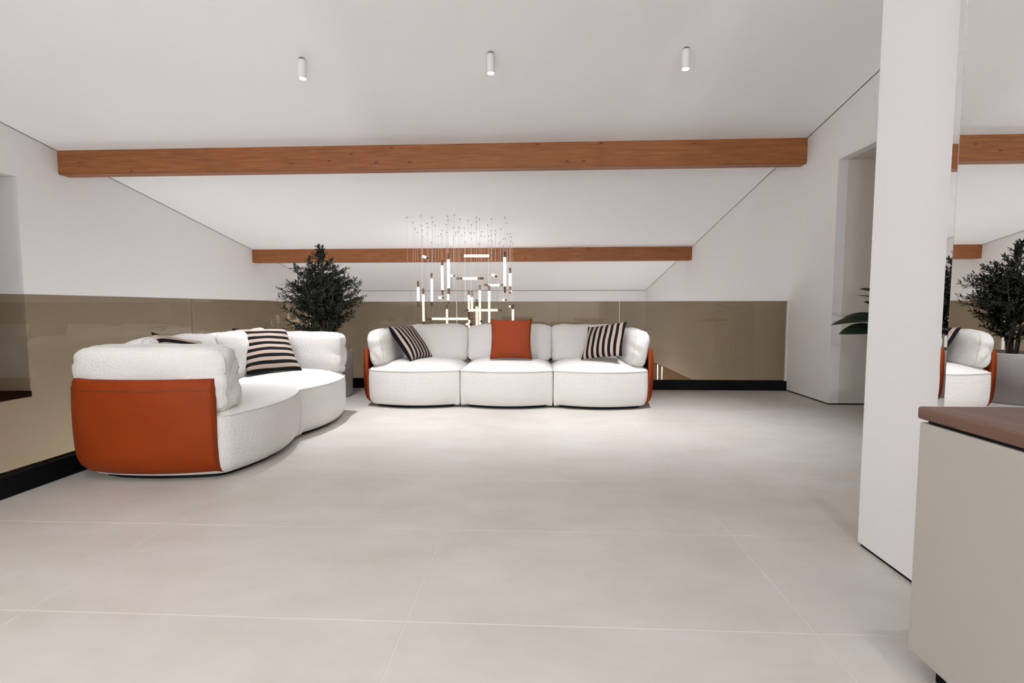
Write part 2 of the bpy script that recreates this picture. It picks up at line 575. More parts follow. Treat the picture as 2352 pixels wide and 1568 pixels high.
# timber beams
def beam(y, z, d, label):
    p = [(y, z), (y + d, z), (y + d, cz(y + d) + 0.02), (y, cz(y) + 0.02)]
    o = fixn(link('beam', *prism_yz(p, XLW, XR), M_BEAM))
    bm = bmesh.new(); bm.from_mesh(o.data)
    ed = [e for e in bm.edges if all(abs(v.co.z - z) < 1e-4 for v in e.verts) and abs(e.verts[0].co.x - e.verts[1].co.x) > 1]
    bmesh.ops.bevel(bm, geom=ed, offset=0.008, segments=2, affect='EDGES')
    bm.to_mesh(o.data); bm.free()
    struct(o, label, 'beam')
    return o
beam(YB1, ZB1, DB1, 'long knotty timber beam under the ceiling, the nearer and larger of the two')
beam(YB2, ZB2, DB2, 'timber beam behind the chandelier, the farther of the two')

# white partition with the mirror on it
geo = merge(prism_yz(wall_poly(YBACK, YC1, GAP), XC, XC + 0.22))
col = struct(fixn(link('wall_partition', *geo, M_COLUMN)), 'smooth white partition wall beside the mirror and sideboard', 'wall')
struct(box('baseboard_partition', XC + 0.008, XC + 0.21, YBACK, YC1 - 0.008, 0, GAP, M_BLACK), 'thin black shadow gap under the white partition', 'baseboard')

# oak clad lower part of the right wall with two led lines
oak = empty('wall_cladding', (XR, 10, ZLOW)); struct(oak, 'brown wood cladding low on the right wall, behind the glass', 'cladding')
box('cladding_panel', -0.012, 0.0, -3.6, 4.05, 0, -0.40 - ZLOW, M_PANEL, oak)
for y in (12.51, 12.08):
    box('led_strip', -0.018, -0.010, y - 10 - 0.011, y - 10 + 0.011, 0.1, -0.405 - ZLOW, M_LED, oak)

# ------------------------------------------------------------------ glass balustrades
def balustrade(name, p0, p1, joints, label):
    """p0,p1 (x,y) ends of the run; joints are distances of the vertical joints"""
    d = Vector((p1[0] - p0[0], p1[1] - p0[1], 0))
    L = d.length
    root = empty(name, (p0[0], p0[1], 0), math.atan2(d.y, d.x))
    tag(root, label, 'balustrade')
    box('base_channel', 0, L, -0.045, 0.045, 0.0, 0.118, M_PLINTH, root, 0.004)
    cuts = [0] + list(joints) + [L]
    for a, b in zip(cuts[:-1], cuts[1:]):
        g = box('glass_pane', a + 0.004, b - 0.004, -0.008, 0.008, 0.10, GT - 0.002, M_GLASS, root)
        box('polished_edge', a + 0.004, b - 0.004, -0.008, 0.008, GT - 0.002, GT + 0.001, M_GLASSEDGE, g)
        if b < L - 0.01:
            box('polished_edge', b - 0.0045, b - 0.0025, -0.008, 0.008, 0.118, GT, M_GLASSEDGE, g)
    return root
far = balustrade('glass_balustrade', (XGL, YG), (XR, YG), (-0.998 - XGL, 1.035 - XGL), 'bronze tinted glass balustrade behind the three-seat sofa with black base channel')
box('edge_profile', XR - XGL - 0.016, XR - XGL - 0.002, -0.03, 0.012, 0.118, GT, M_WALL, far)
balustrade('glass_balustrade', (XGL, -0.6), (XGL, YG - 0.05), (4.024 + 0.6 - 2.06 * 2, 4.024 + 0.6 - 2.06, 4.024 + 0.6), 'bronze tinted glass balustrade along the left side behind the two-seat sofa')

# ------------------------------------------------------------------ lamps and added fill lights
def ceiling_spot(x, y, label, power, cone, blend, group='ceiling spotlights'):
    z = cz(y)
    r = empty('ceiling_spotlight', (x, y, z - 0.165))
    tag(r, label, 'spotlight', group)
    R = 0.034
    fixn(link('neck', *lathe([(0.026, 0.150), (0.026, 0.172)], 20), M_NECK, r, True))
    fixn(link('housing', *lathe([(R - 0.004, 0.0), (R, 0.002), (R, 0.153), (R - 0.003, 0.157)], 28), M_LAMP, r, True))
    fixn(link('lens', *lathe([(R - 0.005, -0.0015), (R - 0.005, 0.0005)], 28), M_LENS, r, False))
    ld = bpy.data.lights.new('spot', 'SPOT')
    ld.energy = power
    ld.color = LAMP_COL
    ld.spot_size = math.radians(cone)
    ld.spot_blend = blend
    ld.shadow_soft_size = 0.03
    lo = bpy.data.objects.new('spot_light', ld)
    COL.objects.link(lo)
    lo.parent = r
    lo.location = (0, 0, -0.006)
    return r
ceiling_spot(-2.054, 4.40, 'white cylindrical ceiling spotlight on the left, above the two-seat sofa', SPOT_FRONT_W, 66, 1.0)
ceiling_spot(-0.393, 4.39, 'white cylindrical ceiling spotlight in the middle of the row of three', SPOT_FRONT_W, 66, 1.0)
ceiling_spot(1.261, 4.396, 'white cylindrical ceiling spotlight on the right of the row of three', SPOT_FRONT_W, 66, 1.0)
k = 0
for y in (0.75, -2.9):  # unseen rows of spots, added as fill for the room
    for x in (-2.054, -0.393, 1.15):
        ceiling_spot(x, y, ('left', 'middle', 'right')[k % 3] + ' added fill spotlight in the %s row behind the camera' % ('nearer' if y > 0 else 'farther'), SPOT_FILL_W, 110, 0.8, 'added fill spots behind the camera')
        k += 1

def fill_globe_lamp(loc, h, rad, m, label):  # unseen glowing globe, added to brighten the void and the room
    r = empty('fill_globe', loc)
    tag(r, label, 'fill light')
    fixn(link('base', *lathe([(0.16, 0), (0.16, 0.02), (0.02, 0.03)], 28), M_PLINTH, r, True))
    fixn(link('pole', *lathe([(0.012, 0.02), (0.012, h - rad + .01)], 12), M_PLINTH, r, True))
    pr = [(max(0.001, rad * math.sin(math.pi * i / 14)), h - rad * math.cos(math.pi * i / 14)) for i in range(15)]
    fixn(link('globe', *lathe(pr, 24), m, r, True))
    return r
fill_globe_lamp((-4.35, 8.4, ZLOW), 1.45, 0.20, M_FILL_LOW, 'added fill globe on the lower floor at the left of the void')
fill_globe_lamp((1.9, 11.3, ZLOW), 1.45, 0.20, M_FILL_LOW, 'added fill globe on the lower floor at the right of the void')
fill_globe_lamp((-4.35, 5.9, ZLOW), 1.45, 0.20, M_FILL_LOW, 'added fill globe on the lower floor below the left glass')
fill_globe_lamp((0.75, -4.2, 0), 1.5, 0.20, M_FILL_ROOM, 'added fill globe in the room behind the camera')
fill_globe_lamp((-5.55, -3.4, 0), 1.5, 0.20, M_FILL_ROOM, 'added fill globe behind the camera on the left')
fill_globe_lamp((-1.9, -1.5, 0), 1.5, 0.20, M_FILL_ROOM, 'added fill globe close behind the camera')
fill_globe_lamp((2.35, -1.6, 0), 1.5, 0.17, M_FILL_ROOM, 'added fill globe in the corridor behind the white partition')

# ------------------------------------------------------------------ sofas
def arc(p, q, sag, n):
    """points from p to q (q excluded) bulging by sag to the right of the direction p->q"""
    p, q = Vector(p), Vector(q)
    d = q - p
    nrm = Vector((d.y, -d.x)).normalized()
    return [p + d * (i / n) + nrm * sag * (1 - (2 * i / n - 1) ** 2) for i in range(n)]

def outline(W, D, sag, rad, n=22):
    """closed counter-clockwise footprint; corners order: front-left, front-right, back-right, back-left
    sag: bulge of front, right, back, left edge; rad: fillet of the four corners"""
    C = [(-W / 2, 0), (W / 2, 0), (W / 2, D), (-W / 2, D)]
    pts = []
    for e in range(4):
        a, b = Vector(C[e]), Vector(C[(e + 1) % 4])
        pts_e = arc(a, b, sag[e], 60) + [b]
        L = (b - a).length
        ra, rb = rad[e], rad[(e + 1) % 4]
        pts.append([p for i, p in enumerate(pts_e) if ra <= i / 60 * L <= L - rb])
    out = []
    for e in range(4):
        out += pts[e]
        p0, p2 = pts[e][-1], pts[(e + 1) % 4][0]
        c = Vector(C[(e + 1) % 4])
        da = (pts[e][-1] - pts[e][-2]).normalized()
        db = (pts[(e + 1) % 4][0] - pts[(e + 1) % 4][1]).normalized()
        den = da.x * db.y - da.y * db.x
        if abs(den) > 1e-4:
            w = p2 - p0
            t = (w.x * db.y - w.y * db.x) / den
            c = p0 + da * t
        for i in range(1, 8):
            t = i / 8
            out.append(p0 * (1 - t) ** 2 + c * 2 * t * (1 - t) + p2 * t * t)
    return out

def seat_block(pts, parent, x_off, D, W, first, last):
    """rings of the footprint, drawn in by a distance that fades out on the sides that touch a neighbour"""
    n = len(pts)
    cen = Vector((0, D * 0.46))
    nrm, wgt = [], []
    for i in range(n):
        d = (pts[(i + 1) % n] - pts[i - 1]).normalized()
        nrm.append(Vector((d.y, -d.x)))
        free = 1.0
        if not first: free = min(free, max(0.12, min(1, (pts[i].x + W / 2) / 0.05)))
        if not last: free = min(free, max(0.12, min(1, (W / 2 - pts[i].x) / 0.05)))
        wgt.append(free)
    side = [(0.024, 0.070), (0.030, 0.042), (0.052, 0.022), (0.08, 0.010), (0.13, 0.003), (0.20, 0.0), (0.30, 0.0), (0.35, 0.002), (0.378, 0.005)]
    top = [(0.384, 0.985), (0.399, 0.95), (0.416, 0.90), (0.436, 0.80), (0.451, 0.66), (0.461, 0.48), (0.467, 0.28), (0.468, 0.1)]
    V, F = [], []
    for z, ins in side:
        for i, p in enumerate(pts):
            q = p - nrm[i] * ins * wgt[i]
            V.append((q.x + x_off, q.y, z))
    for z, s in top:
        for p in pts:
            q = cen + (p - cen) * s
            V.append((q.x + x_off, q.y, z))
    m = len(side) + len(top)
    for i in range(m - 1):
        for j in range(n):
            j2 = (j + 1) % n
            F.append([i * n + j, i * n + j2, (i + 1) * n + j2, (i + 1) * n + j])
    F.append(list(range(n - 1, -1, -1)))
    F.append([(m - 1) * n + j for j in range(n)])
    seat = fixn(link('seat', V, F, M_BOUCLE, parent, True))
    ring = []
    for i in range(0, n, 2):
        q = pts[i] - nrm[i] * 0.005 * wgt[i]
        ring.append((q.x + x_off, q.y, 0.3815))
    link('piping', *tube(ring, 0.0050, 6, True), M_SEAM, seat, True)
    return seat

def cushion(name, size, loc, rot, parent, seed, thin, a=8.0, p=3.4, n=15, puff=0.012, crease=0.0):
    """boxed cushion: rounded rectangle (exponent a) swollen along its thin axis (exponent p)"""
    h = Vector([t / 2 for t in size])
    wide = [k for k in range(3) if k != thin]
    off = Vector((seed * 3.1, seed * 1.7, seed))
    def shape(c):
        inf = max(abs(c.x), abs(c.y), abs(c.z))
        rw = (abs(c[wide[0]]) ** a + abs(c[wide[1]]) ** a) ** (1 / a)
        lp = (rw ** p + abs(c[thin]) ** p) ** (1 / p)
        q = c * (inf / lp)
        w = Vector((q.x * h.x, q.y * h.y, q.z * h.z))
        nn = noise.noise(w * 5 + off) * puff + noise.noise(w * 14 + off) * puff * 0.35
        if crease:
            e = max(0.0, abs(q.y) - 0.72) / 0.28
            nn -= crease * e * max(0.0, 1 - 3.2 * abs(noise.noise(Vector((w.x * 7, w.y * 5, w.z * 9)) + off)))
        return w + c.normalized() * nn
    bm = bmesh.new()
    bmesh.ops.create_cube(bm, size=2)
    bmesh.ops.subdivide_edges(bm, edges=list(bm.edges), cuts=n, use_grid_fill=True)
    for v in bm.verts:
        v.co = shape(v.co.copy())
    vs_ = [v.co.copy() for v in bm.verts]
    bm.verts.index_update()
    fs = [[v.index for v in f.verts] for f in bm.faces]
    bm.free()
    o = link(name, vs_, fs, M_BOUCLE, parent, True)
    o.location = loc
    o.rotation_euler = rot
    for sgn in (-1, 1):
        ring = []
        N = 72
        for i in range(N):
            t = 2 * math.pi * i / N
            u, v = math.cos(t), math.sin(t)
            inf = max(abs(u), abs(v))
            c = Vector((0, 0, 0))
            c[wide[0]], c[wide[1]] = u / inf, v / inf
            c[thin] = 0.55 * sgn
            ring.append(shape(c))
        link('piping', *tube(ring, 0.0040, 6, True), M_SEAM, o, True)
    return o

def shell(parent, W, D, sag, rb, t=0.05):
    """leather shell wrapping the two ends and the back; total width W of the seats"""
    x0, x1 = -W / 2, W / 2
    left = arc((x0, D), (x0, 0.035), sag, 40) + [Vector((x0 - sag * 0.10, 0.035))]
    left = [p for p in left if p.y <= D - rb][::-1]          # front -> back
    right = [Vector((-p.x, p.y)) for p in left][::-1]       # back -> front
    def bez(p0, c, p2, n=14):
        return [p0 * (1 - i / n) ** 2 + c * 2 * (i / n) * (1 - i / n) + p2 * (i / n) ** 2 for i in range(1, n)]
    pl = left[-1]; bl = Vector((x0 + rb, D))
    pr = right[0]; br = Vector((x1 - rb, D))
    path = left + bez(pl, Vector((x0 - 0.02, D)), bl) + [bl + (br - bl) * (i / 24) for i in range(25)] + bez(br, Vector((x1 + 0.02, D)), pr) + right
    k = len(path)
    nrm = []
    for i in range(k):
        d = (path[min(i + 1, k - 1)] - path[max(i - 1, 0)]).normalized()
        nrm.append(Vector((-d.y, d.x)))          # outward, left of the walking direction
    prof = [(-0.095, 0.030), (-0.045, 0.036), (-0.005, 0.055), (0.022, 0.085), (0.038, 0.13), (0.046, 0.20), (t, 0.30), (t, 0.44), (0.047, 0.53), (0.040, 0.580),
            (0.030, 0.603), (0.015, 0.610), (0.002, 0.602), (-0.004, 0.58), (0.002, 0.42), (0.002, 0.20), (-0.02, 0.10), (-0.06, 0.06)]
    n = len(prof)
    V, F = [], []
    for i in range(k):
        for o_, z in prof:
            q = path[i] + nrm[i] * o_
            V.append((q.x, q.y, z))
    for i in range(k - 1):
        for j in range(n):
            j2 = (j + 1) % n
            F.append([i * n + j, (i + 1) * n + j, (i + 1) * n + j2, i * n + j2])
    F.append(list(range(n)))
    F.append([(k - 1) * n + j for j in range(n - 1, -1, -1)])
    sh = fixn(link('leather_shell', V, F, M_LEATHER, parent, True))
    sh['label'] = 'cognac leather shell wrapping the ends and back'
    seam = [(path[i].x + nrm[i].x * 0.0466, path[i].y + nrm[i].y * 0.0466, 0.548) for i in range(k)]
    link('stitch_line', *tube(seam, 0.0022, 6), M_LEATHERSEAM, sh, True)
    return sh

def sofa(name, nmod, W, D, sagf, sage, loc, rz, label, arm=(9.0, 4.6, 5)):
    r = empty(name, loc, rz)
    tag(r, label, 'sofa')
    tot = nmod * W
    RB = 0.24
    for i in range(nmod):
        xo = -tot / 2 + W * (i + 0.5)
        first, last = i == 0, i == nmod - 1
        pts = outline(W - 0.002, D, (sagf, sage if last else 0.0, 0.0, sage if first else 0.0),
                      (0.05 if first else 0.02, 0.05 if last else 0.02, RB if last else 0.03, RB if first else 0.03))
        seat_block(pts, r, xo, D, W, first, last)
        cb = Vector((0, D * 0.48))
        bp_ = [cb + (p - cb) * 0.85 for p in pts[::3]]
        nb = len(bp_)
        fixn(link('base', [(p.x + xo, p.y, 0.0) for p in bp_] + [(p.x + xo, p.y, 0.030) for p in bp_],
                  [list(range(nb))[::-1], list(range(nb, 2 * nb))] + [[j, (j + 1) % nb, nb + (j + 1) % nb, nb + j] for j in range(nb)], M_PLINTH, r))
    shell(r, tot, D, sage, RB)
    # back and arm cushions
    for i in range(nmod):
        a = -tot / 2 + (0.20 if i == 0 else W * i)
        b = tot / 2 - (0.20 if i == nmod - 1 else W * (nmod - 1 - i))
        cushion('back_cushion', (b - a + 0.012, 0.27, 0.43), ((a + b) / 2, D - 0.27, 0.612), (math.radians(-10), 0, 0), r, i + 3.3 * nmod, 1, puff=0.016)
    for s in (-1, 1):
        cushion('arm_cushion', (0.25, D - 0.02, 0.40), (s * (tot / 2 - 0.085), D / 2 - 0.032, 0.595), (0, math.radians(arm[2] * s), 0), r, 7 + s * 2 + nmod, 0, a=arm[0], p=arm[1], puff=0.010, crease=0.018)
    return r

sofa('three_seat_sofa', 3, 0.954, 0.95, 0.115, 0.045, (-0.301, 4.985, 0), 0.0, 'three-seat white boucle sofa with cognac leather ends, standing before the far glass', (5.0, 2.9, 9))
sofa('two_seat_sofa', 2, 0.935, 0.965, 0.10, 0.075, (-1.838, 3.725, 0), math.pi / 2, 'two-seat white boucle sofa on the left with a large cognac leather end facing the viewer')

# throw pillows
def pillow(name, TL, TR, BL, BR, m, label, group=None, thick=0.15, hem=None, sz=None):
    TL, TR, BL, BR = map(Vector, (TL, TR, BL, BR))
    c = (TL + TR + BL + BR) / 4
    ux = ((TR - TL) + (BR - BL)) / 2
    uz = ((TL - BL) + (TR - BR)) / 2
    w, h = ux.length, uz.length
    ux.normalize()
    uy = uz.cross(ux).normalized()
    uz = ux.cross(uy).normalized()
    if sz:
        w, h = sz
    N = 22
    V, F = [], []
    sd = random.random() * 30
    for side in (1, -1):
        for i in range(N + 1):
            for j in range(N + 1):
                u, v = 2 * i / N - 1, 2 * j / N - 1
                e = (1 - abs(u) ** 2.6) * (1 - abs(v) ** 2.6)
                t = thick / 2 * max(0, e) ** 0.55
                pin = 0.075
                x = w / 2 * u * (1 - pin * (1 - v * v) * abs(u) ** 3 * 1.0)
                z = h / 2 * v * (1 - pin * (1 - u * u) * abs(v) ** 3 * 1.0)
                wr = noise.noise(Vector((u * 1.7 + sd, v * 1.7, side))) * 0.010 * (e ** 0.5 if e > 0 else 0)
                V.append((x, side * (t + wr) + 0.010 * noise.noise(Vector((u + sd, v, 3))), z))
    K = (N + 1) ** 2
    for s in (0, 1):
        for i in range(N):
            for j in range(N):
                a = s * K + i * (N + 1) + j
                q = [a, a + 1, a + N + 2, a + N + 1]
                F.append(q if s == 0 else q[::-1])
    rootm = Matrix((ux, uy, uz)).transposed().to_4x4()
    rootm.translation = c
    o = link(name, V, F, m, None, True)
    bm = bmesh.new(); bm.from_mesh(o.data)
    bmesh.ops.remove_doubles(bm, verts=bm.verts, dist=0.0006)
    bmesh.ops.recalc_face_normals(bm, faces=bm.faces)
    bm.to_mesh(o.data); bm.free()
    o.matrix_world = rootm
    tag(o, label, 'pillow', group)
    return o
GP = 'throw pillows on the sofas'
pillow('rust_pillow', (-0.491, 5.346, 0.90), (-0.042, 5.351, 0.90), (-0.489, 5.199, 0.475), (-0.04, 5.204, 0.475), M_RUST, 'plain rust orange throw pillow in the middle of the three-seat sofa', GP, 0.15)
pillow('striped_pillow', (-1.575, 5.185, 0.8185), (-1.424, 5.614, 0.824), (-1.316, 5.10, 0.4615), (-1.166, 5.528, 0.467), M_STRIPE_X, 'black and beige striped pillow at the left end of the three-seat sofa', GP, 0.12)
pillow('striped_pillow', (0.574, 5.508, 0.805), (0.964, 5.295, 0.87), (0.477, 5.227, 0.47), (0.866, 5.014, 0.534), M_STRIPE_X, 'black and beige striped pillow at the right end of the three-seat sofa', GP, 0.13)
pillow('striped_pillow', (-2.583, 4.075, 0.85), (-2.307, 4.458, 0.84), (-2.357, 3.903, 0.473), (-2.081, 4.286, 0.463), M_STRIPE_Z, 'black and beige striped pillow with level stripes on the two-seat sofa', GP, 0.13)
pillow('striped_pillow', (-2.50, 3.00, .868), (-2.455, 3.42, .785), (-2.28, 3.08, .475), (-2.235, 3.50, .39), M_STRIPE_Z, 'striped pillow half hidden behind the near arm cushion of the two-seat sofa', GP, 0.11)

# ------------------------------------------------------------------ chandelier
ch = empty('chandelier', (-1.33, 9.1, cz(9.1)))
tag(ch, 'chandelier of glowing crystal tubes with bronze caps hanging on thin cables in the void', 'chandelier')
CHO = Vector((-1.33, 9.1, cz(9.1)))
RT = 0.021
def seg(name, a, b, rad, m, parent, n=10):
    a, b = Vector(a), Vector(b)
    return link(name, *tube([a, b], rad, n), m, parent, True)
def cable(x, y, z0, parent):
    z1 = cz(y)
    c = link('cable', *tube([Vector((x, y, z0)) - CHO, Vector((x, y, z1)) - CHO], 0.0015, 5), M_CABLE, parent)
    return c
studs = {}
def stud(x, y):
    z = cz(y)
    s = link('ceiling_stud', *lathe([(0.005, -0.014), (0.0075, -0.011), (0.0075, 0.002)], 8), M_STUD, ch, True)
    s.location = Vector((x, y, z)) - CHO
def pendant(a, b, c, d, cabs):
    """a-b cap, b-c lit rod, c-d cap, as world points"""
    a, b, c, d = (Vector(p) - CHO for p in (a, b, c, d))
    t = seg('crystal_tube', b, c, RT, M_TUBE, ch, 12)
    seg('end_cap', a, b, RT * 1.03, M_BRONZE, t, 12)
    seg('end_cap', c, d, RT * 1.03, M_BRONZE, t, 12)
    for p in cabs:
        cable(p[0], p[1], p[2], t)
        stud(p[0], p[1])
VT = [(-2.154, 9.0, 1.508, 1.396, 1.148, 1.042), (-2.04, 8.9, 1.372, 1.262, 0.774, 0.699), (-2.029, 9.6, 1.69, 1.588, 1.146, 1.048),
      (-1.688, 8.9, 1.883, 1.779, 1.346, 1.251), (-1.486, 8.4, 1.941, 1.838, 1.356, 1.252), (-1.924, 10.8, 1.409, 1.319, 1.185, 1.094),
      (-1.791, 9.9, 1.088, 0.993, 0.562, 0.461), (-1.442, 10.6, 1.389, 1.288, 0.937, 0.8), (-1.219, 9.4, 1.342, 1.221, 0.946, 0.803),
      (-1.054, 8.8, 1.168, 1.045, 0.673, 0.573), (-1.114, 9.8, 1.47, 1.36, 0.656, 0.545), (-0.899, 9.5, 1.461, 1.339, 0.731, 0.624),
      (-0.523, 8.3, 1.951, 1.855, 1.381, 1.27), (-0.486, 9.3, 1.765, 1.662, 1.424, 1.321), (-0.452, 9.7, 1.084, 0.992, 0.66, 0.573),
      (-1.383, 10.2, 0.917, 0.796, 0.549, 0.445)]
HT = [(1.979, 9.2, -1.402, -1.332, -0.868, -0.792), (1.553, 9.0, -1.446, -1.334, -1.062, -0.951), (1.495, 10.4, -1.091, -1.003, -0.76, -0.676),
      (0.974, 9.6, -1.396, -1.308, -0.742, -0.658), (0.818, 9.1, -2.03, -1.928, -1.252, -1.159), (0.673, 9.7, -1.159, -1.071, -0.786, -0.698)]
DT = [((-2.133, 9.3, 1.99), (-1.863, 8.5, 1.875)), ((-1.702, 9.9, 1.66), (-1.525, 9.2, 1.613)), ((-0.848, 9.6, 1.66), (-0.718, 8.9, 1.58)),
      ((-1.934, 9.8, 1.222), (-1.738, 9.2, 1.208)), ((-0.661, 9.9, 1.175), (-0.575, 9.4, 1.165)), ((-0.49, 9.6, 1.34), (-0.474, 9.1, 1.30)),
      ((-0.528, 9.9, 1.047), (-0.454, 9.3, 1.042)), ((-1.104, 9.7, 0.755), (-1.018, 9.2, 0.77)), ((-1.365, 9.6, 0.70), (-1.188, 9.0, 0.72))]
for x, y, a, b, c, d in VT:
    pendant((x, y, a), (x, y, b), (x, y, c), (x, y, d), [(x, y, a)])
for z, y, a, b, c, d in HT:
    pendant((a, y, z), (b, y, z), (c, y, z), (d, y, z), [(a + .03, y, z + RT), (d - .03, y, z + RT)])
for p, q in DT:
    p, q = Vector(p), Vector(q)
    dd = (q - p)
    pendant(p, p + dd * 0.14, p + dd * 0.86, q, [tuple(p + dd * .05 + Vector((0, 0, RT))), tuple(p + dd * .95 + Vector((0, 0, RT)))])
# pendants hanging lower, their cables seen against the beam
DOTS = [(-2.15, 8.25), (-2.11, 8.49), (-2.15, 8.81), (-1.9, 8.19), (-2.0, 8.66), (-1.9, 8.74), (-1.73, 8.26), (-1.77, 8.48), (-1.76, 8.65), (-1.82, 9.24), (-1.75, 9.11), (-1.56, 8.61), (-1.62, 9.03),
        (-1.46, 8.21), (-1.46, 8.77), (-1.57, 9.42), (-1.34, 8.17), (-1.47, 9.09), (-1.28, 8.36), (-1.36, 8.77), (-1.27, 8.8), (-1.3, 9.05), (-1.15, 8.42), (-1.12, 8.64),
        (-1.13, 9.08), (-0.99, 8.27), (-1.02, 8.5), (-0.95, 8.36), (-0.96, 9.27), (-0.84, 8.66), (-0.88, 9.24), (-0.75, 8.36), (-0.81, 8.95), (-0.75, 9.16), (-0.63, 8.87), (-0.5, 8.57), (-0.52, 9.14), (-0.62, 9.43)]
rr = random.Random(11)
for x, y in DOTS:
    top = rr.uniform(-0.5, 0.38)
    ln = rr.uniform(0.25, 0.6)
    pendant((x, y, top), (x, y, top - .1), (x, y, top - .1 - ln), (x, y, top - .2 - ln), [(x, y, top)])

# ------------------------------------------------------------------ olive tree
def planter(name, parent, r, h, taper=0.96):
    p = fixn(link(name, *lathe([(r * taper - 0.02, 0.0), (r * taper, 0.008), (r, h - 0.01), (r - 0.006, h), (r - 0.022, h), (r - 0.028, h - 0.03), (r - 0.03, h - 0.06)], 48), M_POT, parent, True))
    bm = bmesh.new(); bm.from_mesh(p.data)
    for f in bm.faces:
        f.smooth = len(f.verts) == 4
    bm.to_mesh(p.data); bm.free()
    s = fixn(link('soil', *lathe([(r - 0.034, h - 0.10), (r - 0.031, h - 0.045), (r * 0.5, h - 0.035), (0.01, h - 0.03)], 32), M_SOIL, parent, True))
    return p
ol = empty('potted_olive_tree', (-2.47, 5.60, 0))
tag(ol, 'dark green olive tree in a grey planter between the two sofas', 'tree')
planter('planter', ol, 0.335, 0.535)
rt = random.Random(7)
stems_geo = []
def crown_r(z):
    pts = [(0.70, 0.18), (0.80, 0.30), (0.95, 0.35), (1.10, 0.43), (1.30, 0.41), (1.42, 0.31), (1.52, 0.19), (1.62, 0.09), (1.72, 0.02)]
    if z <= pts[0][0]: return pts[0][1]
    for (a, ra), (b, rb) in zip(pts[:-1], pts[1:]):
        if z <= b:
            return ra + (rb - ra) * (z - a) / (b - a)
    return 0.01
stems = []
for (bx, by, tx, ty, tz, r0) in ((0.0, 0.0, 0.02, 0.02, 1.64, 0.020), (-0.05, 0.03, -0.22, 0.10, 1.40, 0.015), (0.07, -0.02, 0.20, -0.10, 1.40, 0.014), (0.02, -0.06, -0.06, -0.20, 1.30, 0.012), (0.0, .07, 0.10, 0.22, 1.32, 0.012)):
    P = []
    for i in range(13):
        t = i / 12
        P.append(Vector((bx + (tx - bx) * t ** 1.5 + 0.018 * math.sin(7 * t + bx * 40), by + (ty - by) * t ** 1.5 + 0.018 * math.cos(6 * t + by * 30), 0.48 + (tz - 0.48) * t)))
    stems.append(P)
    stems_geo.append(tube(P, [r0 * (1 - 0.8 * i / 12) for i in range(13)], 7))
link('trunk', *merge(*stems_geo), M_BARK, ol, True)
LV, LF = [], []
twigs = []
def leaf(pos, d, ln, wd, up):
    d = d.normalized()
    s = d.cross(up)
    if s.length < 1e-3:
        s = d.cross(Vector((1, 0, 0)))
    s.normalize()
    nn = s.cross(d)
    k = len(LV)
    LV.extend([pos, pos + d * ln * .35 + s * wd * .5 + nn * ln * .02, pos + d * ln * .75 + s * wd * .36, pos + d * ln - nn * ln * .08,
               pos + d * ln * .75 - s * wd * .36, pos + d * ln * .35 - s * wd * .5 + nn * ln * .02, pos + d * ln * .5 - nn * wd * .16])
    LF.extend([[k, k + 1, k + 6], [k + 1, k + 2, k + 6], [k + 2, k + 3, k + 6], [k + 3, k + 4, k + 6], [k + 4, k + 5, k + 6], [k + 5, k, k + 6]])
for q in range(255):
    st = stems[0] if rt.random() < 0.36 else stems[rt.randrange(1, 5)]
    t = rt.uniform(0.22, 1.0)
    i = min(11, int(t * 12))
    base = st[i].lerp(st[i + 1], t * 12 - i)
    ang = rt.uniform(0, 2 * math.pi)
    zt = base.z + rt.uniform(0.02, 0.24)
    zt = min(zt, 1.71)
    if zt < 0.72: zt = 0.72
    R = crown_r(zt) * rt.choice((rt.uniform(0.5, 0.95), rt.uniform(0.8, 1.18)))
    tip = Vector((R * math.cos(ang), R * math.sin(ang), zt))
    tip.x = max(tip.x, -0.395)
    mid = base.lerp(tip, 0.5) + Vector((0, 0, -0.02))
    P = [base * (1 - s) ** 2 + mid * 2 * s * (1 - s) + tip * s * s for s in (0, .25, .5, .75, 1)]
    twigs.append(tube(P, [0.0045, 0.004, 0.0032, 0.0024, 0.0015], 4))
    L = sum((P[a + 1] - P[a]).length for a in range(4))
    nl = max(6, int(L / 0.0125))
    for a in range(nl):
        s = 0.22 + 0.78 * a / (nl - 1)
        pos = base * (1 - s) ** 2 + mid * 2 * s * (1 - s) + tip * s * s
        dirv = (tip - base).normalized()
        side = Vector((rt.gauss(0, 1), rt.gauss(0, 1), rt.gauss(0.3, 0.8)))
        side -= dirv * side.dot(dirv)
        side.normalize()
        dl = dirv * rt.uniform(0.35, 1.0) + side * rt.uniform(0.5, 1.0)
        ln_ = rt.uniform(0.044, 0.068)
        if pos.x + dl.normalized().x * ln_ < -0.40: continue
        leaf(pos, dl, ln_, rt.uniform(0.012, 0.0185), Vector((rt.gauss(0, .4), rt.gauss(0, .4), 1)))
link('twigs', *merge(*twigs), M_BARK, ol)
fo = link('foliage', LV, LF, M_LEAF, ol)
fo['kind'] = 'stuff'

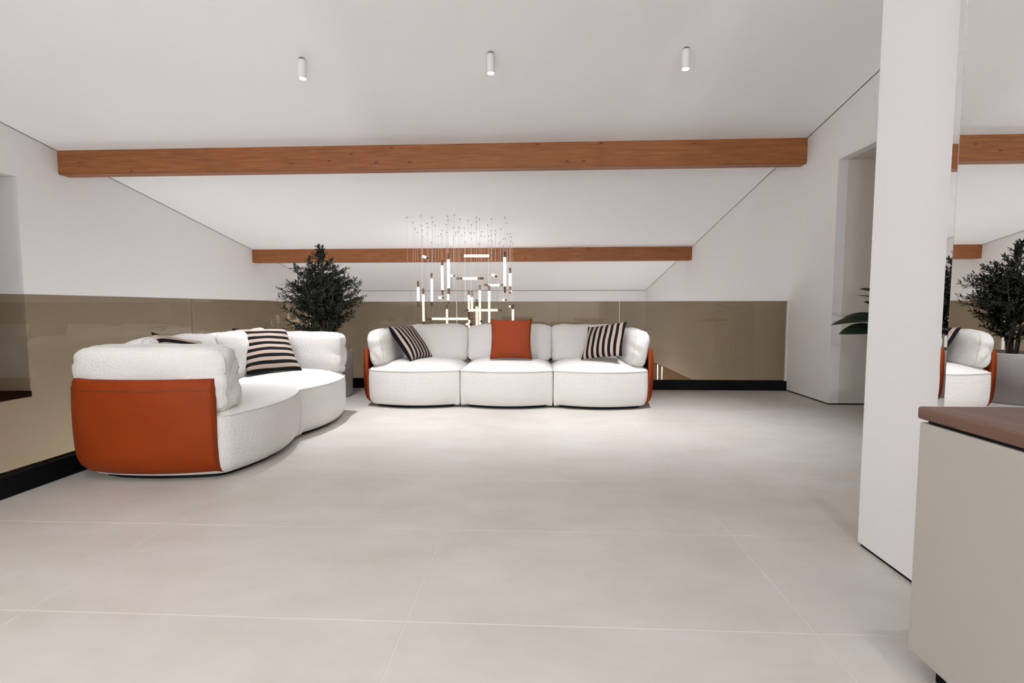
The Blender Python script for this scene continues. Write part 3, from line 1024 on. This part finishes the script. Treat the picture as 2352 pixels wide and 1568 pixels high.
# ------------------------------------------------------------------ rubber plant by the opening
fp = empty('rubber_plant', (3.13, 4.5, 0))
tag(fp, 'rubber plant with broad dark leaves showing past the white partition', 'plant')
planter('planter', fp, 0.14, 0.28)
stem = [Vector((0.01 * math.sin(i), 0.01 * math.cos(1.3 * i), 0.22 + 1.0 * i / 10)) for i in range(11)]
link('stem', *tube(stem, [0.011 - 0.0006 * i for i in range(11)], 8), M_STEM, fp, True)
def big_leaf(base, tip, wd, droop, roll=0.0):
    base, tip = Vector(base), Vector(tip)
    d = tip - base
    L = d.length
    d.normalize()
    s = d.cross(Vector((0, 0, 1))).normalized()
    nn = s.cross(d)
    s, nn = s * math.cos(roll) + nn * math.sin(roll), nn * math.cos(roll) - s * math.sin(roll)
    V, F = [], []
    N = 12
    for i in range(N + 1):
        t = i / N
        c = base + d * L * t + nn * droop * 4 * t * (1 - t)
        tt = max(0, (t - 0.14) / 0.86)
        w = wd / 2 * (math.sin(math.pi * tt ** 0.85) ** 0.75 if 0 < tt < 1 else 0) + 0.003 * (1 - t)
        for j in (-1, -.5, 0, .5, 1):
            V.append(c + s * w * j + nn * (abs(j) * w * 0.32))
    for i in range(N):
        for j in range(4):
            a = i * 5 + j
            F.append([a, a + 1, a + 6, a + 5])
    o = link('leaf', V, F, M_FICUS, fp, True)
    md = o.modifiers.new('thick', 'SOLIDIFY')
    md.thickness = 0.0012
    return o
FO = Vector((3.13, 4.5, 0))
for tip, zb, wd, dr, rl in (((2.556, 4.42, .864), .87, .105, .05, .55), ((2.572, 4.33, .792), .80, .15, .03, .62), ((2.738, 4.55, .930), .905, .085, .03, .5),
                            ((2.834, 4.5, 1.180), 1.10, .08, .01, .5), ((2.825, 4.42, 1.070), .98, .06, .0, 1.0), ((2.843, 4.38, .745), .72, .06, .01, .6),
                            ((2.88, 4.6, 1.13), 1.08, .04, .0, .3)):
    big_leaf((-0.02, 0, zb), Vector(tip) - FO, wd, dr, rl)
rf = random.Random(5)
for i in range(11):
    a = rf.uniform(-1.6, 1.6)
    z = 0.55 + 0.065 * i
    L = rf.uniform(0.20, 0.30)
    big_leaf((0, 0, z), (L * math.cos(a), L * math.sin(a), z + rf.uniform(0.0, 0.16)), rf.uniform(.08, .11), 0.03, rf.uniform(-.4, .4))

# ------------------------------------------------------------------ sideboard and mirror
ZK, YK, XK = 0.75, 1.3879, 1.0417
sb = empty('sideboard', (XK, YK, 0))
tag(sb, 'taupe lacquered sideboard in the right foreground under the walnut top', 'cabinet')
box('body', 0.024, XC - XK - 0.04, -2.6, -0.006, 0.06, ZK - 0.052, M_CAB, sb, 0.002)
box('plinth', 0.05, XC - XK - 0.04, -2.55, -0.05, 0.0, 0.06, M_PLINTH, sb)
box('top_rail', 0.016, XC - XK - 0.04, -2.59, -0.02, ZK - 0.052, ZK - 0.034, M_PLINTH, sb)
for i in range(4):
    a = -0.006 - 0.65 * i
    box('door', 0.005, 0.024, a - 0.647, a, 0.065, ZK - 0.043, M_CAB, sb, 0.0022)
wt = box('walnut_worktop', XK, XC - 0.036, YK - 2.62, YK, ZK - 0.034, ZK, M_WALNUT, None, 0.006)
tag(wt, 'dark walnut worktop lying on the taupe sideboard', 'worktop')

mr = empty('wall_mirror', (XC, YJ1, 0.10))
tag(mr, 'tall frameless mirror on the partition above the sideboard', 'mirror')
ZM = 3.45
box('mirror_glass', -0.032, -0.0005, -2.3, -0.024, 0.0, ZM, M_MIRROR, mr)
# narrow facet along its far edge, turned a little towards the room
a = math.radians(2.4); bt = math.radians(0.55)
x0, y0, y1 = -0.032, -0.0235, 0.0
dx = math.tan(a) * (y1 - y0)
tz = 0.0012
V = [(x0 - .0002, y0, 0), (x0 - .0002 - dx, y1, 0), (x0 - .0002 - dx - tz, y1, ZM), (x0 - .0002 - tz, y0, ZM), (-.0005, y0, 0), (-.0005, y1, 0), (-.0005, y1, ZM), (-.0005, y0, ZM)]
fixn(link('mirror_facet', V, [[0, 1, 2, 3], [4, 7, 6, 5], [0, 4, 5, 1], [1, 5, 6, 2], [2, 6, 7, 3], [3, 7, 4, 0]], M_MIRROR, mr))
